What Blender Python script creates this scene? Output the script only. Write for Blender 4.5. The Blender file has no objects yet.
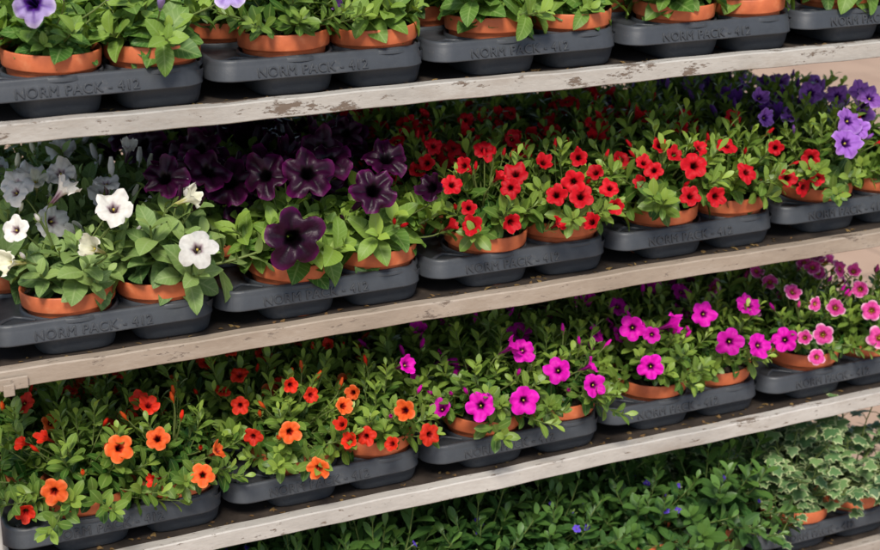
import bpy, math, random
from mathutils import Vector, Matrix
V=Vector
scene=bpy.context.scene
rnd=random.Random(7)
# ------------------------------------------------------------------ helpers
class MB:
    def __init__(s): s.v=[];s.f=[];s.m=[];s.c=[]
    def add(s,vs,fs,mat=0,cols=None):
        o=len(s.v); s.v.extend([tuple(p) for p in vs]); s.f.extend([tuple(i+o for i in f) for f in fs]); s.m.extend([mat]*len(fs))
        s.c.extend(cols if cols else [(.5,.5,.5,.5)]*len(vs))
    def mesh(s,name,mats,smooth=True):
        me=bpy.data.meshes.new(name); me.from_pydata(s.v,[],s.f)
        for m in mats: me.materials.append(m)
        me.polygons.foreach_set("material_index",s.m)
        me.polygons.foreach_set("use_smooth",[smooth]*len(s.f))
        a=me.color_attributes.new("lf",'FLOAT_COLOR','POINT')
        a.data.foreach_set("color",[x for c in s.c for x in c])
        me.update(); return me
def obj(name,data,parent=None,loc=(0,0,0),rot=(0,0,0),scale=(1,1,1)):
    o=bpy.data.objects.new(name,data); scene.collection.objects.link(o)
    o.location=loc;o.rotation_euler=rot;o.scale=scale
    if parent: o.parent=parent
    return o
def perp(d):
    a=V((0,0,1)) if abs(d.z)<.9 else V((1,0,0))
    s=d.cross(a).normalized(); return s, s.cross(d).normalized()
def tube(mb,pts,r0,r1,mat,sides=5,col=(.5,.5,.5,.3),cap=False):
    vs=[];fs=[];n=len(pts)
    for i,p in enumerate(pts):
        d=(pts[min(i+1,n-1)]-pts[max(i-1,0)]).normalized(); s,u=perp(d); r=r0+(r1-r0)*i/(n-1) if not callable(r0) else r0(i/(n-1))
        for k in range(sides):
            a=2*math.pi*k/sides; vs.append(p+s*(r*math.cos(a))+u*(r*math.sin(a)))
    for i in range(n-1):
        for k in range(sides):
            k2=(k+1)%sides; fs.append((i*sides+k,i*sides+k2,(i+1)*sides+k2,(i+1)*sides+k))
    if cap: fs.append(tuple(range(sides))[::-1]); fs.append(tuple((n-1)*sides+k for k in range(sides)))
    mb.add(vs,fs,mat,[col]*len(vs))
PROF={'obl':[(0,.12),(.2,.45),(.45,.9),(.65,1),(.85,.7),(1,.06)],
      'ov':[(0,.16),(.15,.6),(.35,.98),(.55,1),(.78,.68),(.92,.33),(1,.04)]}
def leaf(mb,b,d,n,L,W,mat,rn,young,k=.7,fold=.25,prof='obl',wav=0.):
    d=d.normalized(); s=d.cross(n)
    if s.length<1e-4: s,_=perp(d)
    s.normalize(); n=s.cross(d).normalized(); k=max(k,.02) if k>=0 else min(k,-.02)
    vs=[];fs=[];cs=[];P=PROF[prof]
    ph=rn*20; base=young*.62+rn*.38
    for i,(t,w) in enumerate(P):
        p=b+d*(L*math.sin(k*t)/k)-n*(L*(1-math.cos(k*t))/k)
        nn=n*math.cos(k*t)+d*math.sin(k*t); w=w*W/2
        wv=wav*W*math.sin(t*9+ph); q=base-.12*(t-.5)
        vs+= [p+s*w+nn*(w*fold+wv), p, p-s*w+nn*(w*fold-wv*.8)]
        cs+= [(q,0,t,young),(q,.5,t,young),(q,1,t,young)]
        if i:
            o=(i-1)*3; fs+=[(o,o+1,o+4,o+3),(o+1,o+2,o+5,o+4)]
    mb.add(vs,fs,mat,cs)
def flower(mb,pos,ax,D,mp,open_,seed,mleaf=1,tubeL=.75,ruf=.03,mcen=None,notch=.24,pleat=.0):
    R=random.Random(seed); ax=ax.normalized(); s,u=perp(ax); rot=R.random()*6.28
    n=40; H=D/2; vs=[];cs=[];fs=[]; rr=R.random()
    rings=[(.03,-tubeL*2),(.10,-tubeL*1.7),(.13,-tubeL*.9),(.16,-.35),(.20,-.16),(.28,-.05),(.42,.0),(.56,.025),(.70,.035),(.85,.02),(1.,-.04)]
    cone=(1-open_); p1=R.random()*6; p2=R.random()*6; p3=R.random()*6; lob=[R.uniform(.88,1.06) for _ in range(5)]; tilt=[R.uniform(-.18,.18) for _ in range(5)]
    for (r,z) in rings:
        for k in range(n):
            a=2*math.pi*k/n; c=abs(math.cos(2.5*a)); rad=r; zz=z; li=int(((a+math.pi/5)%(2*math.pi))/(2*math.pi/5))%5
            if r>.2:
                e=(r-.2)/.8
                rad=r*(1-notch*e*e*(1-c)**1.3)*(1-.45*cone*e)*(1+(lob[li]-1)*c*e)
                zz=z+cone*e*1.1 - .12*e*e*(1-c) + ruf*2*e*e*(math.sin(5*a+p1)+.8*math.sin(10*a+p2)+.5*math.sin(17*a+p3)*e+1.3*math.sin(a*2+p2)) + tilt[li]*c*e*e - pleat*(c**6)*e*(1.2-e)*1.6 + pleat*.5*(1-c)*e*(1-e)
            aa=a+rot
            vs.append(pos+(s*math.cos(aa)+u*math.sin(aa))*(rad*H)+ax*(zz*H)); cs.append((rr,r,c,1))
    for i in range(len(rings)-1):
        for k in range(n):
            k2=(k+1)%n; fs.append((i*n+k,i*n+k2,(i+1)*n+k2,(i+1)*n+k))
    mb.add(vs,fs,mp,cs)
    if mcen is not None:
        q=[pos+ax*(-.34*H),pos+ax*(-.20*H),pos+ax*(-.10*H)]; tube(mb,q,.04*H,.06*H,mcen,6,cap=True)
    b=pos-ax*(tubeL*2*H)
    for k in range(5):
        a=k*1.257; o=(s*math.cos(a)+u*math.sin(a)); leaf(mb,b+o*.001,ax+o*.6,o,.011+.15*H,.0035+.03*H,mleaf,R.random(),.6,-.3,.1)
    return b
def bud(mb,pos,ax,L,mp,mleaf,seed):
    R=random.Random(seed); ax=ax.normalized(); s,u=perp(ax)
    tube(mb,[pos+ax*(L*t/6) for t in range(7)],lambda t:L*(.05+.10*math.sin(min(1,t*1.05)*math.pi*.86)**1.5+.03*t*(1-t)),0,mp,7,(R.random(),.7,.6,1))
    for k in range(5):
        a=k*1.257; o=(s*math.cos(a)+u*math.sin(a)); leaf(mb,pos+o*.0008,ax+o*.4,o,.010,.003,mleaf,R.random(),.7,-.3,.1)
def pedicel(mb,b,ax,root,mat,r=.0009):
    m=b-ax*.02; pts=[]
    for i in range(7):
        t=i/6; pts.append(b*(1-t)**2+m*(2*t*(1-t))+root*t*t)
    tube(mb,pts,r,r*1.4,mat,4,(.5,.5,.5,.6))
# ------------------------------------------------------------------ materials
def newmat(name):
    m=bpy.data.materials.new(name); m.use_nodes=True; nt=m.node_tree; nt.nodes.clear()
    out=nt.nodes.new('ShaderNodeOutputMaterial'); return m,nt,out
def N(nt,t,**kw):
    n=nt.nodes.new(t)
    for k,v in kw.items():
        if k in ('operation','data_type','blend_type','attribute_name','feature','clamp'): setattr(n,k,v)
        else: n.inputs[k].default_value=v
    return n
def lk(nt,a,b): nt.links.new(a,b)
def mathn(nt,op,a,b=None,c=None):
    n=nt.nodes.new('ShaderNodeMath'); n.operation=op
    for i,x in enumerate((a,b,c)):
        if x is None: continue
        if hasattr(x,'links'): lk(nt,x,n.inputs[i])
        else: n.inputs[i].default_value=x
    return n.outputs[0]
def mixc(nt,f,a,b,bt='MIX'):
    n=nt.nodes.new('ShaderNodeMix'); n.data_type='RGBA'; n.blend_type=bt
    for s,x in ((n.inputs[0],f),(n.inputs[6],a),(n.inputs[7],b)):
        if hasattr(x,'links'): lk(nt,x,s)
        else: s.default_value=x if not isinstance(x,tuple) else (*x,1)[:4]
    return n.outputs[2]
def ramp(nt,f,stops):
    n=nt.nodes.new('ShaderNodeValToRGB'); cr=n.color_ramp
    while len(cr.elements)<len(stops): cr.elements.new(.5)
    for e,(p,c) in zip(cr.elements,stops): e.position=p; e.color=(*c,1)
    lk(nt,f,n.inputs[0]); return n.outputs[0]
def noise(nt,scale,detail=3,coord='Object',rough=.5):
    tc=nt.nodes.new('ShaderNodeTexCoord'); n=N(nt,'ShaderNodeTexNoise',Scale=scale,Detail=detail,Roughness=rough); lk(nt,tc.outputs[coord],n.inputs['Vector']); return n.outputs[0]
def attr(nt):
    a=N(nt,'ShaderNodeAttribute',attribute_name='lf'); sp=nt.nodes.new('ShaderNodeSeparateColor'); lk(nt,a.outputs['Color'],sp.inputs[0])
    return sp.outputs[0],sp.outputs[1],sp.outputs[2],a.outputs['Alpha']
def finish(nt,out,col,rough,trans=0.,tcol=None,bump=None,bs=.3,bd=.001,spec=.5):
    p=N(nt,'ShaderNodeBsdfPrincipled'); p.inputs['Specular IOR Level'].default_value=spec
    if hasattr(rough,'links'): lk(nt,rough,p.inputs['Roughness'])
    else: p.inputs['Roughness'].default_value=rough
    if hasattr(col,'links'): lk(nt,col,p.inputs['Base Color'])
    else: p.inputs['Base Color'].default_value=(*col,1)
    if bump is not None:
        b=N(nt,'ShaderNodeBump',Strength=bs,Distance=bd); lk(nt,bump,b.inputs['Height']); lk(nt,b.outputs[0],p.inputs['Normal'])
    if trans>0:
        t=nt.nodes.new('ShaderNodeBsdfTranslucent'); lk(nt,tcol if tcol is not None else col,t.inputs[0])
        mx=nt.nodes.new('ShaderNodeMixShader'); mx.inputs[0].default_value=trans; lk(nt,p.outputs[0],mx.inputs[1]); lk(nt,t.outputs[0],mx.inputs[2]); lk(nt,mx.outputs[0],out.inputs[0])
    else: lk(nt,p.outputs[0],out.inputs[0])
def leafmat(name,dark,light,rib,rough=.42,vein=0,trans=.2,spec=.3):
    m,nt,out=newmat(name); r,g,b,a=attr(nt)
    oi=nt.nodes.new('ShaderNodeObjectInfo')
    f=mathn(nt,'MULTIPLY_ADD',oi.outputs['Random'],.22,mathn(nt,'SUBTRACT',r,.11))
    mid=tuple((x*.55+y*.45) for x,y in zip(dark,light))
    col=ramp(nt,f,[(.05,dark),(.5,mid),(.95,light)])
    d=mathn(nt,'ABSOLUTE',mathn(nt,'SUBTRACT',g,.5))
    tot=mathn(nt,'MULTIPLY_ADD',d,-8.4,.6); tot=mathn(nt,'MAXIMUM',tot,0)
    if vein:
        w=mathn(nt,'SINE',mathn(nt,'MULTIPLY',mathn(nt,'MULTIPLY_ADD',d,-.35,b),50))
        w=mathn(nt,'POWER',mathn(nt,'MAXIMUM',w,0),5); tot=mathn(nt,'MAXIMUM',tot,mathn(nt,'MULTIPLY',w,vein))
    col=mixc(nt,tot,col,rib)
    finish(nt,out,col,rough,trans,mixc(nt,1.,col,(1.4,1.4,.5),'MULTIPLY'),spec=spec); return m
M={}
M['stem']=leafmat('stem_green',(.09,.15,.03),(.17,.24,.06),(.2,.25,.08))
M['cal']=leafmat('calibrachoa_leaf',(.026,.09,.014),(.31,.43,.07),(.29,.38,.11))
M['pet']=leafmat('petunia_leaf',(.038,.12,.018),(.30,.43,.065),(.29,.40,.13),.5,.3)
M['petw']=leafmat('pale_petunia_leaf',(.06,.14,.04),(.31,.42,.12),(.33,.42,.18),.55,.3)
M['dark']=leafmat('trailing_leaf',(.018,.065,.016),(.12,.23,.045),(.1,.19,.05))
def petal(name,throat,main,edge,vein,veinamt=.4,ring=None,trans=.3,rough=.55,rp=(.14,.24,.36)):
    m,nt,out=newmat(name); r,g,b,a=attr(nt)
    ring=ring or main
    gg=mathn(nt,'ADD',g,mathn(nt,'MULTIPLY',mathn(nt,'SUBTRACT',b,.6),.10))
    col=ramp(nt,gg,[(rp[0],throat),(rp[1],ring),(rp[2],main),(.8,main),(1.,edge)])
    c=mathn(nt,'MAXIMUM',mathn(nt,'SUBTRACT',1,mathn(nt,'MULTIPLY',mathn(nt,'SUBTRACT',1,b),9)),0)
    c=mathn(nt,'MULTIPLY',mathn(nt,'MULTIPLY',c,mathn(nt,'SUBTRACT',1.25,g)),veinamt)
    col=mixc(nt,c,col,vein)
    nz=noise(nt,170,3)
    n=mathn(nt,'ADD',.74,mathn(nt,'MULTIPLY',nz,.5)); n=mathn(nt,'MULTIPLY',n,mathn(nt,'ADD',.80,mathn(nt,'MULTIPLY',r,.40)))
    cc=nt.nodes.new('ShaderNodeCombineColor')
    for i in range(3): lk(nt,n,cc.inputs[i])
    col=mixc(nt,1.,col,cc.outputs[0],'MULTIPLY')
    finish(nt,out,col,rough,trans,col,nz,.5,.0015,.22); return m
PET={
'orange':petal('orange_petal',(.08,.004,.002),(.88,.125,.020),(.92,.24,.07),(.50,.03,.01),ring=(.42,.02,.006)),
'redor':petal('red_orange_petal',(.12,.004,.003),(.74,.030,.010),(.78,.055,.02),(.3,.01,.01),ring=(.4,.01,.008)),
'red':petal('red_petal',(.04,.002,.002),(.58,.005,.014),(.64,.012,.024),(.24,.0,.005),ring=(.24,.003,.004)),
'mag':petal('magenta_petal',(.08,.002,.05),(.70,.006,.42),(.76,.018,.52),(.35,.0,.22),ring=(.30,.002,.19)),
'pink':petal('pink_petal',(.50,.28,.02),(.68,.06,.31),(.86,.50,.66),(.4,.01,.12),ring=(.26,.004,.06),veinamt=.6,rp=(.15,.26,.42)),
'purple':petal('violet_petal',(.02,.004,.05),(.38,.14,.60),(.52,.27,.74),(.09,.01,.2),ring=(.09,.01,.2),veinamt=.6),
'deep':petal('deep_violet_petal',(.01,.002,.03),(.17,.04,.34),(.26,.08,.46),(.03,.01,.1),veinamt=.6),
'wine':petal('dark_wine_petal',(.001,.0003,.001),(.022,.001,.015),(.085,.003,.058),(.002,.0,.002),veinamt=.9,trans=.12,ring=(.003,.0003,.002),rough=.42),
'white':petal('white_petal',(.14,.06,.09),(.80,.77,.72),(.85,.82,.78),(.5,.45,.40),ring=(.5,.40,.42),veinamt=.35),
'cream':petal('cream_petal',(.40,.38,.12),(.72,.70,.54),(.80,.78,.68),(.5,.5,.25),veinamt=.4),
'lilac':petal('lilac_petal',(.01,.002,.03),(.46,.34,.66),(.72,.62,.84),(.10,.02,.28),ring=(.07,.01,.2),veinamt=.95,rp=(.18,.32,.5)),
'blue':petal('blue_petal',(.5,.5,.5),(.12,.06,.55),(.17,.1,.65),(.04,.02,.3)),
}
m,nt,out=newmat('pollen'); finish(nt,out,(.45,.35,.05),.7); POL=m
m,nt,out=newmat('terracotta_plastic')
c=ramp(nt,noise(nt,60,5),[(.3,(.43,.105,.042)),(.6,(.56,.145,.056)),(.8,(.64,.22,.10))]); finish(nt,out,c,.5,bump=noise(nt,220),bs=.2,spec=.35); TERRA=m
m,nt,out=newmat('potting_soil')
c=ramp(nt,noise(nt,300,5),[(.3,(.012,.008,.005)),(.7,(.07,.045,.03))]); finish(nt,out,c,.95,bump=noise(nt,300,4),bs=1,bd=.004); SOIL=m
m,nt,out=newmat('slate_plastic')
c=ramp(nt,noise(nt,22,6,rough=.65),[(.3,(.034,.038,.045)),(.6,(.048,.053,.061)),(.8,(.09,.092,.096))])
dust=ramp(nt,noise(nt,110,5,rough=.7),[(.60,(0,0,0)),(.72,(.5,.5,.5))]); c=mixc(nt,dust,c,(.13,.12,.105))
ro=mathn(nt,'ADD',.34,mathn(nt,'MULTIPLY',noise(nt,50,4),.25)); finish(nt,out,c,ro,bump=noise(nt,400,3),bs=.12,bd=.001,spec=.45); SLATE=m
def railmat(name,base,hi,seed,chipt=.62):
    m,nt,out=newmat(name)
    tc=nt.nodes.new('ShaderNodeTexCoord'); mp=nt.nodes.new('ShaderNodeMapping'); mp.inputs['Scale'].default_value=(1,3.,3.); mp.inputs['Location'].default_value=(seed,seed*2,0); lk(nt,tc.outputs['Object'],mp.inputs[0])
    def nz(sc,det,ro=.6):
        n=N(nt,'ShaderNodeTexNoise',Scale=sc,Detail=det,Roughness=ro); lk(nt,mp.outputs[0],n.inputs['Vector']); return n.outputs[0]
    a=nz(8,8,.75); c=ramp(nt,nz(4,8,.72),[(.3,tuple(x*.70 for x in base)),(.5,base),(.7,hi)])
    c=mixc(nt,mathn(nt,'MULTIPLY',nz(120,3),.35),c,tuple(x*.5 for x in base))
    stain=ramp(nt,nz(6,7,.7),[(.50,(0,0,0)),(.68,(.55,.55,.55))]); c=mixc(nt,stain,c,(.24,.18,.13))
    chip=ramp(nt,a,[(chipt,(0,0,0)),(chipt+.02,(1,1,1))]); c=mixc(nt,chip,c,(.16,.12,.09))
    chip2=ramp(nt,nz(38,6,.75),[(.61,(0,0,0)),(.64,(1,1,1))]); c=mixc(nt,chip2,c,(.19,.145,.11))
    h=mathn(nt,'SUBTRACT',1,mathn(nt,'MAXIMUM',chip,chip2)); finish(nt,out,c,.5,bump=mathn(nt,'ADD',h,nz(80,4)),bs=.5,bd=.001); return m
RAIL=[railmat('weathered_rail_paint',(.46,.43,.385),(.58,.56,.51),1,.565),railmat('worn_rail_paint',(.36,.29,.225),(.48,.41,.34),4,.605),railmat('pale_rail_paint',(.50,.465,.42),(.62,.59,.54),8,.60),railmat('dull_rail_paint',(.35,.3,.25),(.5,.45,.4),12)]
m,nt,out=newmat('stained_plywood')
c=ramp(nt,noise(nt,25,6,rough=.7),[(.3,(.018,.013,.010)),(.7,(.06,.045,.035))]); finish(nt,out,c,.6,bump=noise(nt,80,4),bs=.4,bd=.002); PLY=m
m,nt,out=newmat('galvanised_steel')
c=ramp(nt,noise(nt,40,5),[(.3,(.30,.29,.27)),(.7,(.46,.44,.41))]); finish(nt,out,c,.5); STEEL=m
m,nt,out=newmat('wheel_rubber'); finish(nt,out,(.02,.02,.02),.7); RUB=m
m,nt,out=newmat('dry_leaf'); r_,g_,b_,a_=attr(nt); c=ramp(nt,r_,[(0,(.12,.06,.02)),(.6,(.25,.17,.05)),(1,(.12,.2,.04))]); finish(nt,out,c,.8); DRY=m
# ------------------------------------------------------------------ world, sun
w=bpy.data.worlds.new("World"); scene.world=w; w.use_nodes=True; nt=w.node_tree; bg=nt.nodes['Background']
sk=nt.nodes.new('ShaderNodeTexSky'); sk.sky_type='NISHITA'; sk.sun_disc=False
SEL,SAZ=math.radians(50),math.radians(206)
sk.sun_elevation=SEL; sk.sun_rotation=SAZ; lk(nt,sk.outputs[0],bg.inputs[0]); bg.inputs[1].default_value=.15
sd=bpy.data.lights.new('sun','SUN'); sd.energy=4.1; sd.angle=math.radians(16); sd.color=(1,.94,.84)
so=obj('sun',sd); dvec=V((math.sin(SAZ)*math.cos(SEL),math.cos(SAZ)*math.cos(SEL),math.sin(SEL))); so.rotation_euler=dvec.to_track_quat('Z','Y').to_euler()
scene.view_settings.view_transform='Standard'; scene.view_settings.look='None'; scene.view_settings.exposure=0
# ------------------------------------------------------------------ camera
f,th,ps,ro=1.5615,.3414,.4506,-.01
fh=V((math.sin(ps),math.cos(ps),0)); r=V((math.cos(ps),-math.sin(ps),0)); z=V((0,0,1))
F=fh*math.cos(th)-z*math.sin(th); U=fh*math.sin(th)+z*math.cos(th)
r2=r*math.cos(ro)-U*math.sin(ro); U2=r*math.sin(ro)+U*math.cos(ro)
cd=bpy.data.cameras.new('camera'); co=obj('camera',cd); cd.sensor_width=36; cd.lens=f/.88*36; cd.clip_end=500; cd.clip_start=.05
Mx=Matrix((r2,U2,-F)).transposed().to_4x4(); Mx.translation=V((-.2437,-1.627,.6891)); co.matrix_world=Mx; scene.camera=co
cd.dof.use_dof=True; cd.dof.focus_distance=1.85; cd.dof.aperture_fstop=7
# ------------------------------------------------------------------ ground
GZ=-.96
m,nt,out=newmat('sandy_paving')
tc=nt.nodes.new('ShaderNodeTexCoord'); br=N(nt,'ShaderNodeTexBrick',Scale=1.); lk(nt,tc.outputs['Object'],br.inputs['Vector'])
br.inputs['Brick Width'].default_value=.4; br.inputs['Row Height'].default_value=.4; br.inputs['Mortar Size'].default_value=.008
br.inputs['Color1'].default_value=(.46,.31,.22,1); br.inputs['Color2'].default_value=(.40,.27,.19,1); br.inputs['Mortar'].default_value=(.2,.14,.10,1)
c=mixc(nt,.5,br.outputs[0],ramp(nt,noise(nt,3,6),[(.3,(.32,.20,.13)),(.7,(.46,.31,.21))])); finish(nt,out,c,.9,bump=noise(nt,60,4),bs=.3); PAVE=m
mb=MB(); mb.add([(-150,-150,GZ),(150,-150,GZ),(150,150,GZ),(-150,150,GZ)],[(0,1,2,3)]); obj('ground',mb.mesh('ground',[PAVE],False))
# ------------------------------------------------------------------ trolley
def box(mb,x0,x1,y0,y1,z0,z1,mat=0):
    mb.add([(x0,y0,z0),(x1,y0,z0),(x1,y1,z0),(x0,y1,z0),(x0,y0,z1),(x1,y0,z1),(x1,y1,z1),(x0,y1,z1)],[(0,3,2,1),(4,5,6,7),(0,1,5,4),(1,2,6,5),(2,3,7,6),(3,0,4,7)],mat)
def bev(o,wd=.002,seg=2):
    b=o.modifiers.new('b','BEVEL'); b.width=wd; b.segments=seg; b.limit_method='ANGLE'
trolley=obj('plant_trolley',None)
ROW={1:.2750,2:0.,3:-.2546,4:-.51,5:-.77}
LX,DY=1.352,.60
for k,h in ROW.items():
    m=RAIL[(k-1)%4]
    mb=MB(); x0=.013 if k==1 else .006
    n=60; prof=[(.0008,-.0105),(.0,-.0095),(.0,.0095),(.0015,.011),(.016,.011),(.016,.0088),(.0045,.0085),(.0045,-.0105)]
    vs=[];fs=[]
    for i in range(n+1):
        x=x0+(LX+.006-x0)*i/n; dz=.0007*math.sin(i*.31+k)+.0004*math.sin(i*1.3+k*2); dy=.0006*math.sin(i*.5+k)
        for (y,zz) in prof: vs.append((x,y+dy,h+zz+dz))
    q=len(prof)
    for i in range(n):
        for j in range(q): j2=(j+1)%q; fs.append((i*q+j,i*q+j2,(i+1)*q+j2,(i+1)*q+j))
    fs.append(tuple(range(q))); fs.append(tuple(n*q+j for j in range(q))[::-1]); mb.add(vs,fs)
    o=obj('front_rail',mb.mesh('front_rail',[m],False),trolley)
    mb=MB(); box(mb,.006,.006+LX,DY-.005,DY,h-.0105,h+.011); box(mb,.0062,.011,.017,DY-.006,h-.010,h+.0108); box(mb,LX+.001,LX+.0058,.017,DY-.006,h-.010,h+.0108)
    obj('side_rails',mb.mesh('side_rails',[m],False),trolley)
    mb=MB(); box(mb,.0115,LX+.0005,.0165,DY-.0055,h-.006,h+.0050); obj('shelf_board',mb.mesh('shelf_board',[PLY],False),trolley)
    hx=.012 if k==1 else .038
    mb=MB(); box(mb,-.020,hx,-.0045,-.0015,h-.0105,h+.004); box(mb,LX-.02,LX+.03,-.0045,-.0015,h-.009,h+.007)
    if k!=1: box(mb,.010,.022,-.0085,-.0047,h-.016,h-.002)
    o=obj('shelf_hook',mb.mesh('shelf_hook',[m],False),trolley); bev(o,.001)
    mb=MB(); R=random.Random(k)
    for i in range(120):
        b=V((R.uniform(.02,LX),R.uniform(.018,.05),h+.0062)); a=R.uniform(0,6.28)
        leaf(mb,b,V((math.cos(a),math.sin(a),.05)),V((0,0,1)),R.uniform(.004,.015),R.uniform(.002,.007),0,R.random(),0,.8,.3)
    obj('fallen_leaves',mb.mesh('fallen_leaves',[DRY]),trolley)
mb=MB()
for px in (-.018,LX+.016):
    for py in (.004,DY-.03): box(mb,px,px+.014,py,py+.024,-.80,.60)
o=obj('corner_posts',mb.mesh('corner_posts',[STEEL],False),trolley); bev(o,.002)
mb=MB()
for px in (.05,LX-.06):
    for py in (.06,DY-.06):
        tube(mb,[V((px-.018,py,-.90)),V((px+.018,py,-.90))],.06,.06,0,28,cap=True)
        box(mb,px-.026,px-.021,py-.02,py+.02,-.91,-.79,1); box(mb,px+.021,px+.026,py-.02,py+.02,-.91,-.79,1)
obj('castors',mb.mesh('castors',[RUB,STEEL],False),trolley)
# ------------------------------------------------------------------ tray mesh
TW,TD=.266,.56
POTS=[]
for j in range(5):
    for i in range(2):
        POTS.append(((.105 if j%2==0 else .055)+.113*i,.057+.110*j))
def rrect(x0,x1,y0,y1,rad,n=6):
    P=[]
    for cx,cy,a0 in ((x1-rad,y0+rad,-90),(x1-rad,y1-rad,0),(x0+rad,y1-rad,90),(x0+rad,y0+rad,180)):
        for i in range(n+1):
            a=math.radians(a0+90*i/n); P.append((cx+rad*math.cos(a),cy+rad*math.sin(a)))
    return P
mb=MB(); TZ=.0475
loops=[]
for ins,zz in ((.010,.0245),(-.0005,.0240),(.0,.0255),(.0025,.0400),(.0035,.0415),(.0035,.0447),(.0055,TZ),(.0085,TZ),(.0105,.0435),(.0135,.0415)):
    loops.append([(x,y,zz) for x,y in rrect(ins,TW-ins,ins,TD-ins,.030-ins)])
n=len(loops[0]); vs=[p for l in loops for p in l]; fs=[]
for i in range(len(loops)-1):
    for k in range(n): k2=(k+1)%n; fs.append((i*n+k,i*n+k2,(i+1)*n+k2,(i+1)*n+k))
fs.append(tuple((len(loops)-1)*n+k for k in range(n))); mb.add(vs,fs)
def sup(cx,cy,r,zz,n=36,e=4.5):
    P=[]
    for k in range(n):
        a=2*math.pi*k/n; c,s_=math.cos(a),math.sin(a); q=(abs(c)**e+abs(s_)**e)**(-1/e); P.append((cx+r*q*c,cy+r*q*s_,zz))
    return P
for (cx,cy) in POTS:
    L=[sup(cx,cy,rr,zz) for rr,zz in ((.0510,.0400),(.0500,.030),(.0465,.010),(.0445,.003),(.0420,.0002))]
    vs=[p for l in L for p in l]; fs=[]
    for i in range(len(L)-1):
        for k in range(36): k2=(k+1)%36; fs.append((i*36+k,(i+1)*36+k,(i+1)*36+k2,i*36+k2))
    fs.append(tuple((len(L)-1)*36+k for k in range(36))[::-1]); mb.add(vs,fs)
    L=[]
    for rr,zz in ((.0562,.0410),(.0558,.0450),(.0548,.0462),(.0530,.0458),(.0520,.0405)):
        L.append([(cx+rr*math.cos(2*math.pi*k/40),cy+rr*math.sin(2*math.pi*k/40),zz) for k in range(40)])
    vs=[p for l in L for p in l]; fs=[]
    for i in range(len(L)-1):
        for k in range(40): k2=(k+1)%40; fs.append((i*40+k,i*40+k2,(i+1)*40+k2,(i+1)*40+k))
    mb.add(vs,fs)
tube(mb,[V((.016+.011*i, .020+.022*math.exp(-((i-2.)/1.5)**2), .0425)) for i in range(5)],.003,.002,0,6)
me_tray=mb.mesh('plant_tray',[SLATE])
tcv=bpy.data.curves.new('lettering','FONT'); tcv.body='NORM PACK - 412'; tcv.size=.0150; tcv.extrude=.0006; tcv.bevel_depth=.0003; tcv.bevel_resolution=1; tcv.space_character=1.12
to=obj('lettering_tmp',tcv); bpy.context.view_layer.update(); dg=bpy.context.evaluated_depsgraph_get(); me_txt=bpy.data.meshes.new_from_object(to.evaluated_get(dg)); bpy.data.objects.remove(to)
me_txt.materials.clear(); me_txt.materials.append(SLATE); me_txt.name='lettering'
mb=MB(); PR=.0545
prof=[(.040,.0),(.042,.001),(.0490,.048),(.0496,.050),(.0530,.050),(.0536,.0515),(PR,.0675),(PR-.0006,.069),(PR-.0022,.069),(PR-.0032,.066),(.0485,.058)]
n=44;vs=[];fs=[]
for rr,zz in prof:
    for k in range(n): a=2*math.pi*k/n; vs.append((rr*math.cos(a),rr*math.sin(a),zz))
for i in range(len(prof)-1):
    for k in range(n): k2=(k+1)%n; fs.append((i*n+k,i*n+k2,(i+1)*n+k2,(i+1)*n+k))
mb.add(vs,fs,0)
vs=[(0,0,.064)]+[(.0505*math.cos(2*math.pi*k/n),.0505*math.sin(2*math.pi*k/n),.0605) for k in range(n)]
mb.add(vs,[(0,1+k,1+(k+1)%n) for k in range(n)],1)
me_pot=mb.mesh('terracotta_pot',[TERRA,SOIL])
# ------------------------------------------------------------------ plants (origin = soil centre)
def gen_cal(seed,nst=35,Ls=(.064,.118),leafL=(.018,.029),mat=0,wide=.90,prof='obl',dens=.95,zmin=.013):
    R=random.Random(seed); mb=MB()
    for i in range(nst):
        az=i*2.39996+R.uniform(-.3,.3); q=(i+.5)/nst; inc=math.radians(6+84*q**.75*wide+R.uniform(-8,8))
        L=R.uniform(*Ls)*(1-.08*q); d=V((math.cos(az)*math.sin(inc),math.sin(az)*math.sin(inc),math.cos(inc)))
        p=V((math.cos(az)*.022*q,math.sin(az)*.022*q,0)); pts=[p]; steps=12
        cur=R.uniform(-.02,.07)
        for s in range(steps):
            bend=.08 if s<steps*.45 and q>.5 else 0
            d=(d+V((R.uniform(-.07,.07),R.uniform(-.07,.07),cur-bend*.6+(.05 if s>steps*.6 else 0)))).normalized()
            p=p+d*(L/steps)
            if p.z<zmin: p.z=p.z*.3+zmin*.7
            pts.append(p.copy())
        tube(mb,pts,.0013,.0007,1,4)
        nl=int(17*dens); a=R.uniform(0,6)
        for j in range(nl):
            t=.22+.78*(j/(nl-1))**.9; x=t*steps; k=min(int(x),steps-1); b=pts[k].lerp(pts[k+1],x-k); dd=(pts[k+1]-pts[k]).normalized()
            s_,u=perp(dd); a+=2.4; o=s_*math.cos(a)+u*math.sin(a)
            yg=max(0,min(1,(t-.35)/.65)); LL=R.uniform(*leafL)*(1.08-.48*yg**3)
            sp=1.0-.62*yg**2
            ld=(dd*(1-sp*.45)+o*sp+V((0,0,.22))).normalized(); nn=(dd-o*.2+V((0,0,.45)))
            leaf(mb,b,ld,nn,LL,LL*R.uniform(.38,.50),mat,R.random(),yg**1.3*(.5+.5*(1-q*.5)),R.uniform(.1,.9),R.uniform(.1,.35),prof)
    return mb
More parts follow.
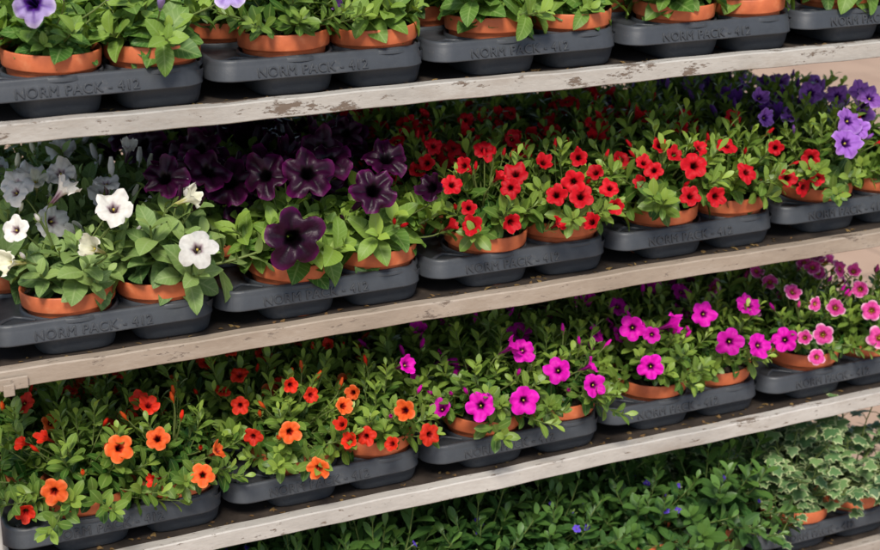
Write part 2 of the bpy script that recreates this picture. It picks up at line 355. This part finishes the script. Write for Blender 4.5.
def gen_pet(seed,nst=19,Ls=(.042,.088),leafL=(.033,.053),mat=0):
    R=random.Random(seed); mb=MB()
    for i in range(nst):
        az=i*2.39996+R.uniform(-.3,.3); q=(i+.5)/nst; inc=math.radians(5+74*q**.8+R.uniform(-8,8))
        L=R.uniform(*Ls); d=V((math.cos(az)*math.sin(inc),math.sin(az)*math.sin(inc),math.cos(inc)))
        p=V((math.cos(az)*.018*q,math.sin(az)*.018*q,0)); pts=[p]; steps=10
        for s in range(steps):
            d=(d+V((R.uniform(-.06,.06),R.uniform(-.06,.06),R.uniform(-.02,.06)))).normalized(); p=p+d*(L/steps)
            if p.z<.008: p.z=.008
            pts.append(p.copy())
        tube(mb,pts,.0020,.0012,1,5)
        nl=12; a=R.uniform(0,6)
        for j in range(nl):
            t=.1+.9*(j/(nl-1)); x=t*steps; k=min(int(x),steps-1); b=pts[k].lerp(pts[k+1],x-k); dd=(pts[k+1]-pts[k]).normalized()
            s_,u=perp(dd); a+=2.4; o=s_*math.cos(a)+u*math.sin(a); yg=max(0,(t-.4)/.6); LL=R.uniform(*leafL)*(1.08-.62*yg**2.2)
            sp=1.0-.5*yg**2; ld=(dd*(1-sp*.6)+o*sp+V((0,0,.32))).normalized(); nn=dd-o*.2+V((0,0,.6))
            leaf(mb,b,ld,nn,LL,LL*R.uniform(.46,.64),mat,R.random(),yg*.75+.25*R.random(),R.uniform(.1,1.1),R.uniform(.08,.45),'ov',R.uniform(.02,.10))
    return mb
def gen_ivy(seed,mat=0):
    R=random.Random(seed); mb=MB()
    for i in range(26):
        az=i*2.39996+R.uniform(-.3,.3); q=(i+.5)/26; inc=math.radians(10+75*q); L=R.uniform(.08,.15)
        d=V((math.cos(az)*math.sin(inc),math.sin(az)*math.sin(inc),math.cos(inc))); p=V((0,0,0)); pts=[p]
        for s in range(12):
            d=(d+V((R.uniform(-.1,.1),R.uniform(-.1,.1),-.03))).normalized(); p=p+d*(L/12)
            if p.x**2+p.y**2<.055**2: p.z=max(p.z,.005)
            pts.append(p.copy())
        tube(mb,pts,.0013,.0008,1,4)
        for j in range(11):
            b=pts[2+j]; h=V((R.uniform(-1,1),R.uniform(-1,1),R.uniform(-.2,.9))).normalized()*.014; c=b+h
            tube(mb,[b,b+h*.5+V((0,0,.002)),c],.0006,.0005,1,3)
            nn=(V((h.x,h.y,abs(h.z)))*30+V((R.uniform(-.4,.4),R.uniform(-.4,.4),1))).normalized()
            dd=(V((h.x,h.y,0))+V((0,0,-.003))); dd=(dd-nn*dd.dot(nn)).normalized(); s_=nn.cross(dd); S=R.uniform(.010,.019); rn=R.random()
            lob=[(0,-.25),(.45,-.38),(.80,-.1),(.52,.15),(.62,.50),(.34,.48),(0,.9),(-.34,.48),(-.62,.50),(-.52,.15),(-.80,-.1),(-.45,-.38)]
            ce=c+dd*(S*.1); vs=[ce];cs=[(rn,0,0,R.random())]
            for sc,gg in ((.62,.55),(1.,1.)):
                for (x,y) in lob:
                    vs.append(c+s_*(x*S*sc)+dd*((y*sc+.1*(1-sc))*S)-nn*(S*.16*sc*(x*x+y*y))); cs.append((rn,gg,0,.5))
            fs=[(0,1+k,1+(k+1)%12) for k in range(12)]+[(1+k,13+k,13+(k+1)%12,1+(k+1)%12) for k in range(12)]
            mb.add(vs,fs,mat,cs)
    return mb
m,nt,out=newmat('variegated_ivy_leaf'); rr_,g_,b_,a_=attr(nt)
e=mathn(nt,'ADD',g_,mathn(nt,'MULTIPLY',mathn(nt,'SUBTRACT',noise(nt,150,3),.5),1.2))
c=mixc(nt,ramp(nt,e,[(.74,(0,0,0)),(.90,(1,1,1))]),ramp(nt,rr_,[(0,(.06,.14,.05)),(1,(.17,.28,.10))]),(.42,.48,.24)); finish(nt,out,c,.5,.15,c,spec=.3); IVY=m
FOL={}
def hash_(s): return sum(ord(c)*(i+3) for i,c in enumerate(s))
def mk(key,fn,k,mats,**kw): FOL[key]=[fn(1000+hash_(key)+i,**kw).mesh(key+'_foliage',mats) for i in range(k)]
mk('cal',gen_cal,6,[M['cal'],M['stem']])
mk('cald',gen_cal,6,[M['cal'],M['stem']],nst=38,wide=.98,zmin=-.004,Ls=(.075,.120))
mk('calr',gen_cal,5,[M['cal'],M['stem']],nst=30,leafL=(.020,.032),dens=.9)
mk('pet',gen_pet,6,[M['pet'],M['stem']])
mk('petw',gen_pet,5,[M['petw'],M['stem']],leafL=(.028,.045),nst=24)
mk('dark',gen_cal,4,[M['dark'],M['stem']],nst=40,Ls=(.09,.16),leafL=(.019,.034),wide=1.,zmin=-.02)
mk('ivy',gen_ivy,3,[IVY,M['stem']])
def blooms(colour,D,nn,seed,rad=(.082,.108)):
    R=random.Random(seed); mb=MB()
    for i in range(nn):
        az=math.radians(-100+R.uniform(-120,120)); inc=math.radians(R.uniform(5,70)); o=V((math.cos(az)*math.sin(inc),math.sin(az)*math.sin(inc),math.cos(inc)))
        pos=o*R.uniform(*rad); ax=(o*.6+V((-.1,-.35,.3))+V((R.uniform(-.7,.7),R.uniform(-.6,.6),R.uniform(-.5,.5)))).normalized()
        op=R.choice([1,.95,.85,.6,.3])
        b=flower(mb,pos,ax,D*R.uniform(.78,1.12),0,op,R.random(),1,.65,.06 if D>.04 else .035,None if colour=='wine' else 2,.36 if colour=='wine' else .24,.22 if colour=='wine' else .06); pedicel(mb,b,ax,V((0,0,.015)),1)
    for i in range(nn//2+1):
        az=R.uniform(0,6.28); inc=math.radians(R.uniform(5,60)); o=V((math.cos(az)*math.sin(inc),math.sin(az)*math.sin(inc),math.cos(inc)))
        ax=(o+V((R.uniform(-.4,.4),R.uniform(-.4,.4),.3))).normalized(); bud(mb,o*.082,ax,D*.6,0,1,R.random()); pedicel(mb,o*.082,ax,V((0,0,.015)),1)
    return mb.mesh(colour+'_blooms',[PET[colour],M['stem'],POL])
BLM={}
def blm(c,*a,**k):
    key=(c,a,tuple(k.items()))
    if key not in BLM: BLM[key]=[blooms(c,*a,seed=50+i*13+hash_(c),**k) for i in range(5)]
    return BLM[key]
SPEC={1:[('pet','potted_petunia',[]),('cal','potted_calibrachoa',[]),('pet','potted_petunia',[]),('pet','potted_petunia',[]),('pet','potted_petunia',[])],
 2:[('petw','potted_petunia',[('white',.044,2),('cream',.038,1)]),('pet','potted_petunia',[('wine',.062,8)]),('calr','potted_calibrachoa',[('red',.029,10)]),('calr','potted_calibrachoa',[('red',.029,8)]),('cal','potted_calibrachoa',[('deep',.034,4),('purple',.038,2)])],
 3:[('cald','potted_calibrachoa',[('orange',.03,2),('redor',.027,3)]),('cald','potted_calibrachoa',[('redor',.027,5),('orange',.03,2)]),('cal','potted_calibrachoa',[('mag',.034,4)]),('cal','potted_calibrachoa',[('mag',.034,5)]),('cal','potted_calibrachoa',[('pink',.03,7)])],
 4:[('dark','potted_lobelia',[('blue',.012,3)]),('dark','potted_lobelia',[('blue',.012,4)]),('dark','potted_lobelia',[('blue',.012,4)]),('dark','potted_lobelia',[('blue',.012,4)]),('ivy','potted_ivy',[])]}
SOILZ=.062
PL=[]
for row in (1,2,3,4):
    h=ROW[row]+.0054
    for t in range(5):
        tx=.27*t+.0015+rnd.uniform(-.001,.001); ty=.021+rnd.uniform(0,.006)
        if (row,t) in ((2,2),(2,4),(3,3)): ty+=.006
        tr=obj('plant_tray',None,loc=(tx,ty,h)); tr.rotation_euler=(0,0,rnd.uniform(-.006,.006))
        obj('tray_body',me_tray,tr); obj('tray_lettering',me_txt,tr,loc=(.052,-.0003,.0275),rot=(math.radians(81),0,0))
        sp,nm,fl=SPEC[row][t]
        for q,(x,y) in enumerate(POTS):
            fs_=sp; name=nm; fl2=fl
            if row==4 and t==3 and q%2 and q>2: fs_='ivy'; name='potted_ivy'; fl2=[]
            p=obj(name,None,loc=(tx+x+rnd.uniform(-.002,.002),ty+y+rnd.uniform(-.002,.002),h+.0008))
            o=obj('pot',me_pot,p,rot=(rnd.uniform(-.04,.04),rnd.uniform(-.04,.04),rnd.uniform(0,6)))
            sc=rnd.uniform(.88,1.16)
            if row==1 and t==1 and q%2: fs_='pet'
            if fs_=='ivy': sc*=1.15
            if row==1: sc*=.88
            obj('foliage',rnd.choice(FOL[fs_]),p,loc=(0,0,SOILZ),rot=(rnd.uniform(-.12,.12),rnd.uniform(-.12,.12),rnd.uniform(0,6.28)),scale=(sc,sc,sc*rnd.uniform(.90,1.12)))
            if q>=2 or row==4:
                for (c,D,n) in fl2:
                    obj('blooms',rnd.choice(blm(c,D,n)),p,loc=(0,0,SOILZ),rot=(0,0,rnd.uniform(-.7,.7)))
            PL.append([row,q,p,[]])
# ------------------------------------------------------------------ individually placed blooms of the front plants
# (x along shelf, y depth, z above shelf) in mm, colour, diameter mm, s = facing sideways / half open
FL={3:"""62,14,104 o34;34,47,68 r30;142,24,138 o33;188,26,140 o32;232,-3,97 o34;255,9,118 o26s;44,82,138 r26s;65,54,153 r26s;191,70,164 r32;177,11,96 r22s;188,103,158 r26;
347,12,124 o34;497,6,126 o33;424,30,136 o29;415,13,120 r26s;377,-4,76 o33;531,5,87 r30;364,53,166 r27;310,41,112 r26;312,93,132 r26;447,12,98 r27;425,12,96 r26s;476,-2,88 r24s;383,33,157 r26;444,46,144 o26;327,138,153 r26;
567,45,99 m34s;606,12,110 m39;663,1,111 m42;522,58,163 m34;725,23,134 m36;768,13,136 m32s;691,58,155 m34;670,53,164 m30s;767,1,114 m34;868,20,115 m42;843,122,131 m34;869,71,153 m36;912,41,162 m38s;996,20,130 m44;1035,5,124 m40;1114,48,103 m38;882,42,151 m28;986,70,155 m34;1051,54,165 m36;
1154,143,154 p30;1148,81,160 p28;1157,41,154 p26;1181,25,150 p30;1131,25,112 p28;1152,12,118 p32;1254,31,132 p36;1257,12,96 p34;1222,70,188 p30;1247,70,181 p28;1240,153,162 p30;1143,10,86 p26;1257,63,154 p30""",
2:"""160,52,164 w44;122,-1,138 c42s;236,-8,124 w44;242,34,170 c40s;109,74,184 w40s;75,154,175 w38;100,177,170 c36;130,180,175 w38;174,138,169 w34;52,60,150 w38;40,40,120 c36s;64,110,178 w38;
351,-6,120 n78;391,50,179 n72;319,124,158 n68;462,21,157 n70;374,163,164 n60;449,156,177 n60;497,62,182 n62;523,253,166 n50;227,80,184 n58;540,24,150 n48s;307,201,181 n60;345,70,176 n60;290,110,178 n58;430,80,184 n60;280,150,165 n56;
593,19,96 e31;592,27,117 e28;586,62,138 e28;657,28,153 e32;643,15,140 e30;636,-1,101 e32;713,23,120 e34;712,14,85 e28s;739,7,119 e36;735,19,136 e32;751,-3,87 e28s;782,8,125 e29;788,2,102 e30;575,43,91 e26s;585,133,148 e28;605,156,163 e28;652,191,147 e28;644,89,170 e30;726,137,149 e28;606,70,158 e28;632,28,151 e26s;715,62,152 e28;718,291,156 e28;850,290,131 e28;753,39,160 e28;767,19,144 e26s;853,96,132 e28;
913,14,138 e38;997,13,120 e33;900,0,102 e31;940,0,97 e29;1057,3,108 e33;1116,40,78 e33;988,48,149 e29;973,139,154 e27;884,54,158 e27;893,32,151 e27;865,35,132 e27;860,52,138 e27;1084,170,150 e27;1124,40,119 e29;1127,25,94 e27;933,33,155 e27;851,42,115 e27s;1048,22,146 e27;
1272,170,165 v42;1235,187,170 v42;1189,46,164 v44;1166,20,141 v46;1266,302,161 v34;1143,188,170 v34;1261,102,154 v42;1119,141,153 v34;1165,143,149 v34;1245,70,186 v40;1208,45,150 v38;1262,110,185 v38""",
1:"82,20,128 l48;292,20,128 l44;440,60,95 v26s"}
CC={'o':'orange','r':'redor','m':'mag','p':'pink','w':'white','c':'cream','n':'wine','e':'red','v':'purple','l':'lilac'}
R=random.Random(99)
for row,s in FL.items():
    for it in s.replace('\n','').split(';'):
        pos,k=it.split(); x,y,zz=[int(a)/1000 for a in pos.split(',')]; side=k.endswith('s'); D=int(k[1:].rstrip('s'))/1000
        P=V((x-.006,y-.018,ROW[row]+zz+.008)); best=min([p for p in PL if p[0]==row],key=lambda p:(p[2].location+V((0,0,.08))-P).length)
        best[3].append((P,CC[k[0]],D,side))
for row,q,p,fls in PL:
    if not fls: continue
    mb=MB(); keys=sorted({a[1] for a in fls}); mats=[M['stem'],POL]+[PET[k] for k in keys]
    base=p.location
    for (P,c,D,side) in fls:
        loc=P-base; o=(loc-V((0,0,.075))).normalized()
        big=D>.036
        ja=.3 if big else .5
        ax=(o*.45+V((-.28,-.70,.38))+V((R.uniform(-ja,ja),R.uniform(-ja*.6,ja*.6),R.uniform(-ja,ja)))).normalized()
        op=R.uniform(.88,1) if big else R.uniform(.6,1.05)
        if side: ax=(o*.4+V((R.choice([-1,1])*R.uniform(.6,.9),-.25,R.uniform(.1,.7)))).normalized(); op=R.uniform(.35,.75)
        D*=R.uniform(.90,1.12)
        b=flower(mb,loc,ax,D,2+keys.index(c),op,R.random(),0,.6,.06 if c=='wine' else (.055 if D>.038 else .04),None if c in('wine','lilac','orange','redor','red') else 1,.38 if c=='wine' else .25,.26 if c=='wine' else .08)
        pedicel(mb,b,ax,V((0,0,SOILZ+.015)),0)
    for i in range(len(fls)//2+2):
        c=R.choice(keys); az=R.uniform(3.2,6.2); inc=math.radians(R.uniform(5,70)); o=V((math.cos(az)*math.sin(inc),math.sin(az)*math.sin(inc),math.cos(inc)))
        ax=(o+V((R.uniform(-.4,.4),R.uniform(-.4,.4),.3))).normalized(); P=o*.088+V((0,0,SOILZ+.012)); bud(mb,P,ax,.016 if D<.04 else .028,2+keys.index(c),0,R.random()); pedicel(mb,P,ax,V((0,0,SOILZ+.015)),0)
    obj('flowers',mb.mesh('flowers',mats),p)
